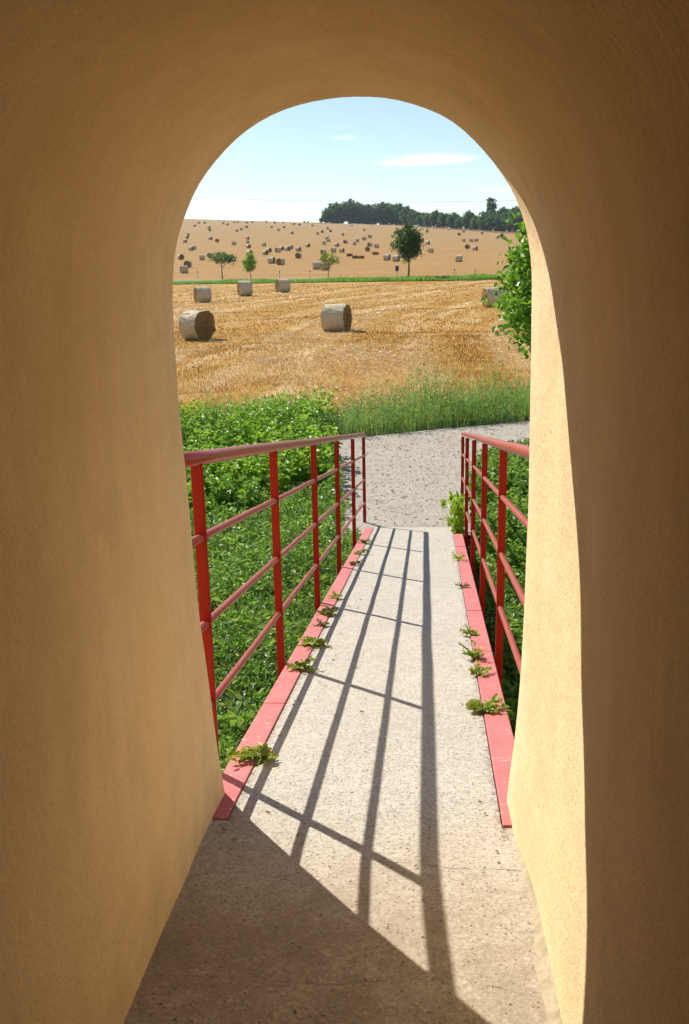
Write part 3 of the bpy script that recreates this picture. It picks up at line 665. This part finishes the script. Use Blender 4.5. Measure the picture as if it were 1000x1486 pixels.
def put(o,x,y,z=None,rz=0,s=1): o.location=(x,y,float(H(x,y))-.02 if z is None else z); o.rotation_euler=(0,0,rz); o.scale=(s,)*3; return o
def copy_tree(o):
    c=o.copy(); COL.objects.link(c)
    for ch in o.children: d=ch.copy(); COL.objects.link(d); d.parent=c
    return c
tr=make_tree('broadleaf_tree',7.,2.1,.13,2.05,2.25,170,30,.27,M['tree_dark'],10,3,.30); put(tr,-1.95,122.1); tr.scale=(.82,.82,1)
tag(tr,'tallest roadside tree, dense dark round crown on a bare trunk','tree')
tr=make_tree('young_tree',4.2,1.9,.075,1.75,.95,46,16,.26,M['tree_mid'],9,5,.26); put(tr,-27.6,134.2)
tag(tr,'young roadside tree with a wide open grey-green crown on a thin trunk','tree')
tr=make_tree('sapling',3.7,1.1,.05,.95,1.15,46,18,.26,M['tree_light'],7,8,.34); put(tr,-23.4,133.)
tag(tr,'bright yellow-green roadside sapling with a small rounded crown','tree')
tr=make_tree('sapling',3.5,1.5,.045,1.45,.95,34,13,.26,M['bush_dry'],8,11,.34); put(tr,-12.5,129.2)
tag(tr,'sparse yellowish roadside sapling spreading in front of two bales','tree')
# small tree beside the bridge: its crown reaches in behind the jamb
tr=make_tree('small_tree',4.3,1.95,.07,1.14,1.06,760,32,.075,M['shrub'],14,21,.15); put(tr,2.06,10.6,G0)
tag(tr,'small glossy green tree whose drooping crown shows past the sunlit jamb','tree')
# the wood on the crest
kinds=[make_tree('wood_tree',15,.6,.3,5.9,7.4,95,15,1.9,M['wood'],6,31+k,.30,'bark') for k in range(4)]
spire=make_tree('poplar_tree',17,2.2,.3,2.3,8.2,60,15,1.5,M['wood'],4,40,.42,'bark')
WOOD=[(-78.4,753.4,3.9),(-75,757,8.5),(-72.5,761,12.5),(-69.4,769.4,15.2),(-64.6,775,16.4),(-57,775,17.7),(-50.6,775,14.6),(-45.3,775,14.9),(-38.3,775,16.2),(-31.4,775,16.2),(-25.4,775,18.1),(-20,772,16.),(-17.4,767.1,14.3),(-11.8,745.1,13.4),(-6.5,723.8,12.),(-1,700.9,9.6),(3.3,688,9.7),(8.7,670.9,10.8),(13.9,658.6,10.9),(19,646.2,10.1),(23.8,633.3,8.2),(28.2,616.7,10.9),(31.7,603.2,9.4),(35.6,587.4,11.),(41.8,573.1,12.2),(45.1,566.6,12.7),(49,558.4,14.3),(52.4,546.7,13.7),(57,540,14),(62,534,13)]
first=[True]*4; WG='trees of the wood along the hill crest'
def wood_tree(x,y,h,k,label,rz):
    o=kinds[k] if first[k] else copy_tree(kinds[k]); first[k]=False
    put(o,x,y,float(H(x,y))-.1,rz); s=h/15.6; o.scale=(s*1.05,s*1.05,s); tag(o,label,'tree',WG)
for i,(x,y,h) in enumerate(WOOD):
    wood_tree(x,y+9,h,i%4,'dark broadleaf tree in the front row of the wood on the crest',i*1.7)
for i,(x,y,h) in enumerate(WOOD[2:]):
    j=WOOD[min(i+3,len(WOOD)-1)]; wood_tree((x+j[0])/2+R.normal(0,1),(y+j[1])/2+24,(h+j[2])/2*R.uniform(.86,1.),(i+2)%4,'dark broadleaf tree standing behind the front row of the wood on the crest',i*2.3)
put(spire,39.3,588,float(H(39.3,588))-.1); spire.scale=(1.08,1.08,1.08); tag(spire,'tall pointed tree rising above the wood on the crest','tree')

# ================================================================== BALES
def bale_mesh(name,r=.69,L=1.2,seg=44,nl=12,rough=.02,seed=0,mats=None,ragged=0.):
    g=np.random.default_rng(seed); V=[];Q=[];F=[]
    xs=[-.5,-.485,-.45]+list(np.linspace(-.4,.4,nl-6))+[.45,.485,.5]; rr=[.93,.975,1.]+[1.]*(nl-6)+[1.,.975,.93]
    ends=[(-.5,.62,-.012),(-.5,.3,.01)]; 
    rings=[]
    def ring(x,rad,amp):
        th=np.arange(seg)/seg*2*math.pi; nz=(vnoise(np.cos(th)*3+7,np.sin(th)*3+x*3,.5,seed)-.5)*2*amp+g.normal(0,amp*.35,seg)
        rd=rad*r+nz; y=rd*np.cos(th); z=rd*np.sin(th); z=np.maximum(z,-r*.955); dx=g.normal(0,.012,seg)
        if ragged and x>.4: dx=dx+ragged*np.clip(vnoise(y*4,z*4,1.,seed+1)-.3,0,1)*np.where(z>-.3,1,.3)
        return np.column_stack([x*L+dx,y,z+r*.955])
    lay=[(-.49,.25),(-.495,.6)]+list(zip(xs,rr))+[(.495,.6),(.49,.25)]
    for x,q in lay: rings.append(ring(x,q,rough if q>.9 else rough*.7))
    V=np.concatenate(rings+[np.array([[-.48*L,0,r*.955],[.48*L,0,r*.955]])]); nr=len(lay)
    for i in range(nr-1):
        for k in range(seg): Q.append((i*seg+k,i*seg+(k+1)%seg,(i+1)*seg+(k+1)%seg,(i+1)*seg+k)); F.append(1 if i<3 or i>=nr-4 else 0)
    T=[(nr*seg,(k+1)%seg,k) for k in range(seg)]+[(nr*seg+1,(nr-1)*seg+k,(nr-1)*seg+(k+1)%seg) for k in range(seg)]
    return V,Q,T,F+[1]*len(T),g
def near_bale(label,x,y,rz,seed,group='large bales lying on the near stubble',ragged=0.,**k):
    V,Q,T,F,g=bale_mesh('straw_bale',seed=seed,ragged=ragged,**k)
    # protruding straws belong to the same body
    n=900; pick=g.integers(0,len(V)-2,n); c=V[pick]+g.normal(0,.02,(n,3)); out=c-np.array([0,0,.66]); out[:,0]*=.8
    L=unit(out*.5+g.normal(0,.5,(n,3)))*g.uniform(.04,.14,(n,1)); s=unit(np.cross(L,g.normal(size=(n,3))))*.006
    bv=np.stack([c-s,c+s,c+L],1).reshape(-1,3); bt=np.arange(n*3).reshape(-1,3)+len(V)
    mi=[1 if abs(V[p][0])>.52 else 0 for p in pick]
    o=mesh_np('straw_bale',np.concatenate([V,bv]),Q,np.concatenate([np.array(T),bt]),None,[M['bale_side'],M['bale_end']],None,False,F+mi)
    o.location=(x,y,float(fz(np.array(x),np.array(y)))-.03); o.rotation_euler=(0,0,rz); return tag(o,label,'straw bale',group)
D=math.radians
def face(px_dir_deg): return D(px_dir_deg)
near_bale('round straw bale with a ragged dark end, on the near field',-10.45,44.4,D(-31),1,ragged=.16,rough=.03,L=1.05)
near_bale('round straw bale alone in the middle of the near field, pale side showing',-4.35,48.8,D(-14),2)
near_bale('round straw bale nearest of the row of three below the road',-18.5,81.3,D(-12+180+38),3)
near_bale('middle round straw bale of the row of three below the road',-16.7,91.2,D(180+22),4)
near_bale('farthest round straw bale of the row of three, touching the green verge',-14.1,98.1,D(180+28),5)
near_bale('round straw bale half hidden by the small glossy tree',4.75,68.4,D(180+14),6)
# bales on the hillside
c2=[(-146.3,644.5),(-143.0,647.1),(-136.3,588.3),(-122.0,561.8),(-112.6,521.0),(-110.2,461.2),(-103.4,430.4),(-93.4,385.2),(-75.9,324.8),(-74.5,314.7),(-61.3,247.3),(-47.2,195.9),(-40.4,164.7),(-90.1,417.0),(-81.8,391.0),(-69.4,361.4),(-130.8,646.8),(-123.7,624.8),(-129.6,679.4),(-127.5,681.8),(-97.4,516.9),(-98.8,537.0),(-103.1,578.3),(-120.6,676.4),(-119.4,691.8),(-75.1,422.0),(-67.4,378.5),(-59.1,333.4),(-48.1,272.2),(-54.8,242.7),(-55.9,257.5),(-44.7,230.8),(-56.5,349.7),(-43.9,274.0),(-46.3,295.7),(-32.6,211.3),(-29.3,202.1),(-43.3,293.5),(-44.7,310.9),(-42.2,306.7),(-43.5,323.5),(-38.0,300.6),(-31.3,247.2),(-64.8,488.6),(-89.6,585.6),(-77.6,531.9),(-82.8,589.8),(-104.3,697.4),(-113.1,715.1),(-99.3,704.4),(-86.6,663.9),(-81.4,652.7),(-88.2,738.1),(-86.2,741.8),(-70.9,635.6),(-51.4,483.3),(-51.8,508.9),(-55.3,575.5),(-49.0,525.5),(-41.2,423.9),(-37.8,395.2),(-36.3,362.9),(-39.6,339.3),(-27.7,274.1),(-26.3,289.5),(-23.8,288.8),(-30.0,343.4),(-38.2,472.2),(-18.9,174.0),(-16.7,167.1)]
c3=[(-47.9,664.6),(-32.9,554.8),(-23.9,444.9),(-24.6,413.9),(-26.1,391.4),(-24.9,358.9),(-29.5,375.7),(-18.5,342.9),(-15.5,328.2),(-16.7,296.4),(-19.3,258.2),(-16.5,240.8),(-15.2,240.2),(-13.0,267.7),(-8.2,222.0),(-5.9,212.8),(-13.9,448.5),(-0.8,388.5),(1.4,360.7),(2.0,279.3),(-1.9,621.1),(2.1,580.7),(1.8,535.3),(5.8,640.7),(14.8,606.9),(17.2,488.6),(21.6,544.0),(26.3,593.6),(29.7,516.6),(15.8,396.2),(18.5,393.6),(20.7,399.0),(13.7,315.2),(15.2,297.8),(7.2,205.3),(32.4,443.7),(36.0,461.5),(-33.6,774.9),(-25.6,759.5),(-19.5,774.9),(-39.6,774.9),(-7.7,657.9)]
V,Q,T,F,g=bale_mesh('straw_bale',seg=20,nl=10,rough=.03,seed=9); proto=mesh_np('straw_bale',V,Q,T,None,[M['bale_side'],M['bale_end']],None,False,F)
V,Q,T,F,g=bale_mesh('straw_bale',seg=20,nl=10,rough=.03,seed=10); white=mesh_np('pale_bale',V,Q,T,None,[M['bale_pale'],M['bale_pale']],None,False,F)
V,Q,T,F,g=bale_mesh('straw_bale',seg=20,nl=10,rough=.12,seed=11,r=.62); V=V*np.array([1.25,1.15,.62]); broken=mesh_np('collapsed_bale',V,Q,T,None,[M['bale_end'],M['bale_end']],None,False,F)
used=dict(p=False,w=False,b=False)
def far_bale(x,y,label,group,kind='p',rz=None):
    src=dict(p=proto,w=white,b=broken)[kind]
    o=src if not used[kind] else src.copy()
    if used[kind]: COL.objects.link(o)
    used[kind]=True
    for k in ('label','group'): 
        if k in o: del o[k]
    o.location=(x,y,float(H(x,y))-.05); o.rotation_euler=(0,0,R.choice([D(25),D(-30),D(80),D(205),D(150)])+R.normal(0,.25) if rz is None else rz)
    o.scale=(R.uniform(.97,1.1),)*3
    tag(o,label,'straw bale',group)
LOW='bales on the lower hillside'; UP='bales on the upper hillside'; SKY='bales on the skyline'
own={('a',10):'upper of three small straw bales near the plaster wall, left of the young tree',('a',11):'middle of three small straw bales near the plaster wall, left of the young tree',('a',12):'lowest of three small straw bales near the plaster wall, left of the young tree',
 ('a',29):'small straw bale just left of the young open-crowned tree',('a',30):'small straw bale half behind the young open-crowned tree',('a',31):'small straw bale just right of the young open-crowned tree',
 ('a',28):'small straw bale peeping over the bright yellow-green sapling',('a',35):'left one of a close pair of straw bales right of the bright sapling',('a',36):'right one of a close pair of straw bales right of the bright sapling',
 ('a',42):'lone straw bale halfway between the bright sapling and the sparse yellowish one',('a',67):'straw bale just left behind the sparse yellowish sapling',('a',68):'straw bale hidden in the leaves of the sparse yellowish sapling',
 ('b',14):'straw bale just left of the tallest roadside tree',('b',15):'straw bale behind the trunk of the tallest roadside tree',('b',19):'straw bale right of the tallest roadside tree crown',('b',34):'lone straw bale on bare lower slope, right of the tallest roadside tree',
 ('b',32):'left one of two straw bales side by side below a looser trio',('b',33):'right one of two straw bales side by side below a looser trio'}
pale={16+4,21,23,24,27}
for key,lst in (('a',c2),('b',c3)):
    for i,(x,y) in enumerate(lst):
        kind='p'; lab=own.get((key,i))
        if key=='b' and i in (20,21,23,24,27,0): kind='w'; lab='whitish wrapped bale near the foot of the wood'; grp='whitish bales near the wood'
        elif key=='b' and i in (10,11,12,13): kind='b'; lab='low collapsed straw bale in the brown heap on the hillside'; grp='collapsed bales on the hillside'
        elif y>690: grp=SKY; lab=lab or 'tiny straw bale on the skyline of the stubble hill'
        elif y>370: grp=UP; lab=lab or 'tiny straw bale scattered over the upper slope of the stubble hill'
        else: grp=LOW; lab=lab or 'small straw bale scattered over the lower slope of the stubble hill'
        far_bale(x,y,lab,grp,kind)

# ================================================================== ROADSIDE POSTS, SIGN, WIRE
def delineator(x,y,label):
    root=empty('delineator_post',(x,y,float(H(x,y)))); tag(root,label,'road marker','white marker posts along the road')
    mb=MB(); mb.hexa([(-.06,-.05,0),(.06,-.05,0),(.06,.05,0),(-.06,.05,0),(-.05,-.04,.78),(.05,-.04,.78),(.05,.04,.78),(-.05,.04,.78)]); mb.hexa([(-.05,-.04,.98),(.05,-.04,.98),(.05,.04,.98),(-.05,.04,.98),(-.045,-.035,1.1),(.045,-.035,1.06),(.045,.035,1.06),(-.045,.035,1.1)]); mb.build('post',M['white'],root)
    mb=MB(); mb.box((-.054,-.044,.78),(.054,.044,.98)); mb.build('band',M['black'],root)
delineator(-32.4,140.,'white road marker post left of the young open-crowned tree')
delineator(-19.2,131.,'white road marker post behind the farthest bale of the row of three')
delineator(-15.2,132.,'white road marker post left of the sparse yellowish sapling')
delineator(3.9,126.,'white road marker post right of the tallest roadside tree, the nearer to it of two')
delineator(6.3,122.5,'white road marker post nearest the small glossy tree')
root=empty('road_sign',(-3.4,126.5,float(H(-3.4,126.5)))); tag(root,'dark back of a small road sign beside the tallest roadside tree','road sign')
mb=MB(); mb.box((-.22,-.02,.85),(.22,.0,1.5)); mb.build('panel',M['signback'],root); mb=MB(); mb.tube([(0,.03,-.1),(0,.03,1.45)],.03,8); mb.build('post',M['wire'],root)
mb=MB(); P=[]
for k in range(41):
    t=k/40; x=-230+t*390; zz=1.6+690*(.0665-.0043*((x+160)/200)+.0000006*(x-20)**2*.35); P.append((x,690,zz))
mb.tube(P,.07,5); tag(mb.build('power_line',M['wire']),'thin power line strung across the pale sky above the hill','cable')

# thin summer haze over the whole place
mb=MB(); mb.box((-6200,-200,-420),(6200,6200,75)); hz=NT('haze'); vol=hz.n('ShaderNodeVolumePrincipled'); vol.inputs['Color'].default_value=(.80,.90,1,1); vol.inputs['Density'].default_value=.00009; vol.inputs['Anisotropy'].default_value=.2
hz.l(vol.outputs[0],hz.out.inputs[1]); tag(mb.build('haze',hz.m),kind='stuff')

# ================================================================== LIGHT, SKY, CAMERA
sd=Vector((-.735,.75,.985)).normalized(); el=math.asin(sd.z); az=math.atan2(sd.x,sd.y)
sun=bpy.data.lights.new('sun','SUN'); sun.energy=4.2; sun.angle=D(.53); sun.color=(1,.955,.88)
so=bpy.data.objects.new('sun',sun); COL.objects.link(so); so.rotation_euler=(-sd).to_track_quat('-Z','Y').to_euler(); so.location=sd*30
w=bpy.data.worlds.new('World'); sc.world=w; w.use_nodes=True; nt=w.node_tree; nt.nodes.clear()
def N(k,**p):
    x=nt.nodes.new(k)
    for a,b in p.items(): setattr(x,a,b)
    return x
sky=N('ShaderNodeTexSky',sky_type='NISHITA',sun_disc=False,sun_elevation=el,sun_rotation=az,air_density=1.0,dust_density=.12,ozone_density=1.2,altitude=250)
bg=N('ShaderNodeBackground'); bg.inputs[1].default_value=.075; ow=N('ShaderNodeOutputWorld')
tc=N('ShaderNodeTexCoord')
def wm(op,a,b=0.,clamp=False):
    x=N('ShaderNodeMath',operation=op,use_clamp=clamp)
    for i,q in enumerate((a,b)):
        if isinstance(q,(int,float)): x.inputs[i].default_value=q
        else: nt.links.new(q,x.inputs[i])
    return x.outputs[0]
sp=N('ShaderNodeSeparateXYZ'); nt.links.new(tc.outputs['Generated'],sp.inputs[0])
mp=N('ShaderNodeMapping'); mp.inputs['Scale'].default_value=(1,1,5); nt.links.new(tc.outputs['Generated'],mp.inputs[0])
nz=N('ShaderNodeTexNoise'); nz.inputs['Scale'].default_value=28; nz.inputs['Detail'].default_value=6; nz.inputs['Roughness'].default_value=.6; nt.links.new(mp.outputs[0],nz.inputs[0])
tot=None
for cx,cz,wx,wz,op in ((.004,.1005,.058,.0085,.9),(-.077,.1235,.022,.0035,.3),(.074,.0715,.03,.005,.35)):
    dx=wm('DIVIDE',wm('SUBTRACT',wm('DIVIDE',sp.outputs[0],sp.outputs[1]),cx),wx)
    dz0=wm('SUBTRACT',sp.outputs[2],cz); dzu=wm('DIVIDE',wm('MAXIMUM',dz0,0.),wz); dzd=wm('DIVIDE',wm('MINIMUM',dz0,0.),wz*.62)
    dz=wm('ADD',dzu,dzd)
    e=wm('ADD',wm('MULTIPLY',dx,dx),wm('MULTIPLY',dz,dz))
    m_=wm('MULTIPLY',wm('SUBTRACT',wm('ADD',wm('SUBTRACT',1.,e),wm('MULTIPLY',wm('SUBTRACT',nz.outputs[0],.5),1.8)),.1),op,True)
    m_=wm('MULTIPLY',m_,wm('GREATER_THAN',sp.outputs[1],0.)); m_=wm('MINIMUM',m_,op)
    tot=m_ if tot is None else wm('MAXIMUM',tot,m_)
mx=N('ShaderNodeMix',data_type='RGBA'); nt.links.new(tot,mx.inputs[0]); nt.links.new(sky.outputs[0],mx.inputs[6]); mx.inputs[7].default_value=(9.5,9.4,9.3,1)
nt.links.new(mx.outputs[2],bg.inputs[0]); nt.links.new(bg.outputs[0],ow.inputs[0])

cam=bpy.data.cameras.new('camera'); co=bpy.data.objects.new('camera',cam); COL.objects.link(co); sc.camera=co
Mw=Matrix(((9.96626968e-01,8.50123846e-04,-8.20607312e-02),(7.97485833e-02,-2.45942916e-01,9.65998057e-01),(-1.93610375e-02,-9.69283942e-01,-2.45181139e-01)))
# rows are world axes in camera terms (right, down, forward)
rot=Matrix([[Mw[i][0],-Mw[i][1],-Mw[i][2]] for i in range(3)])
co.matrix_world=Matrix.Translation((0,0,1.6))@rot.to_4x4()
cam.sensor_fit='VERTICAL'; cam.sensor_height=24; cam.sensor_width=24; cam.lens=1393/1486*24; cam.clip_start=.05; cam.clip_end=9000
sc.view_settings.view_transform='Standard'; sc.view_settings.look='None'; sc.view_settings.exposure=.88; sc.view_settings.gamma=1
sc.cycles.max_bounces=10; sc.cycles.diffuse_bounces=4; sc.cycles.use_adaptive_sampling=True; sc.cycles.adaptive_threshold=.025; sc.cycles.transparent_max_bounces=8; sc.cycles.use_denoising=True
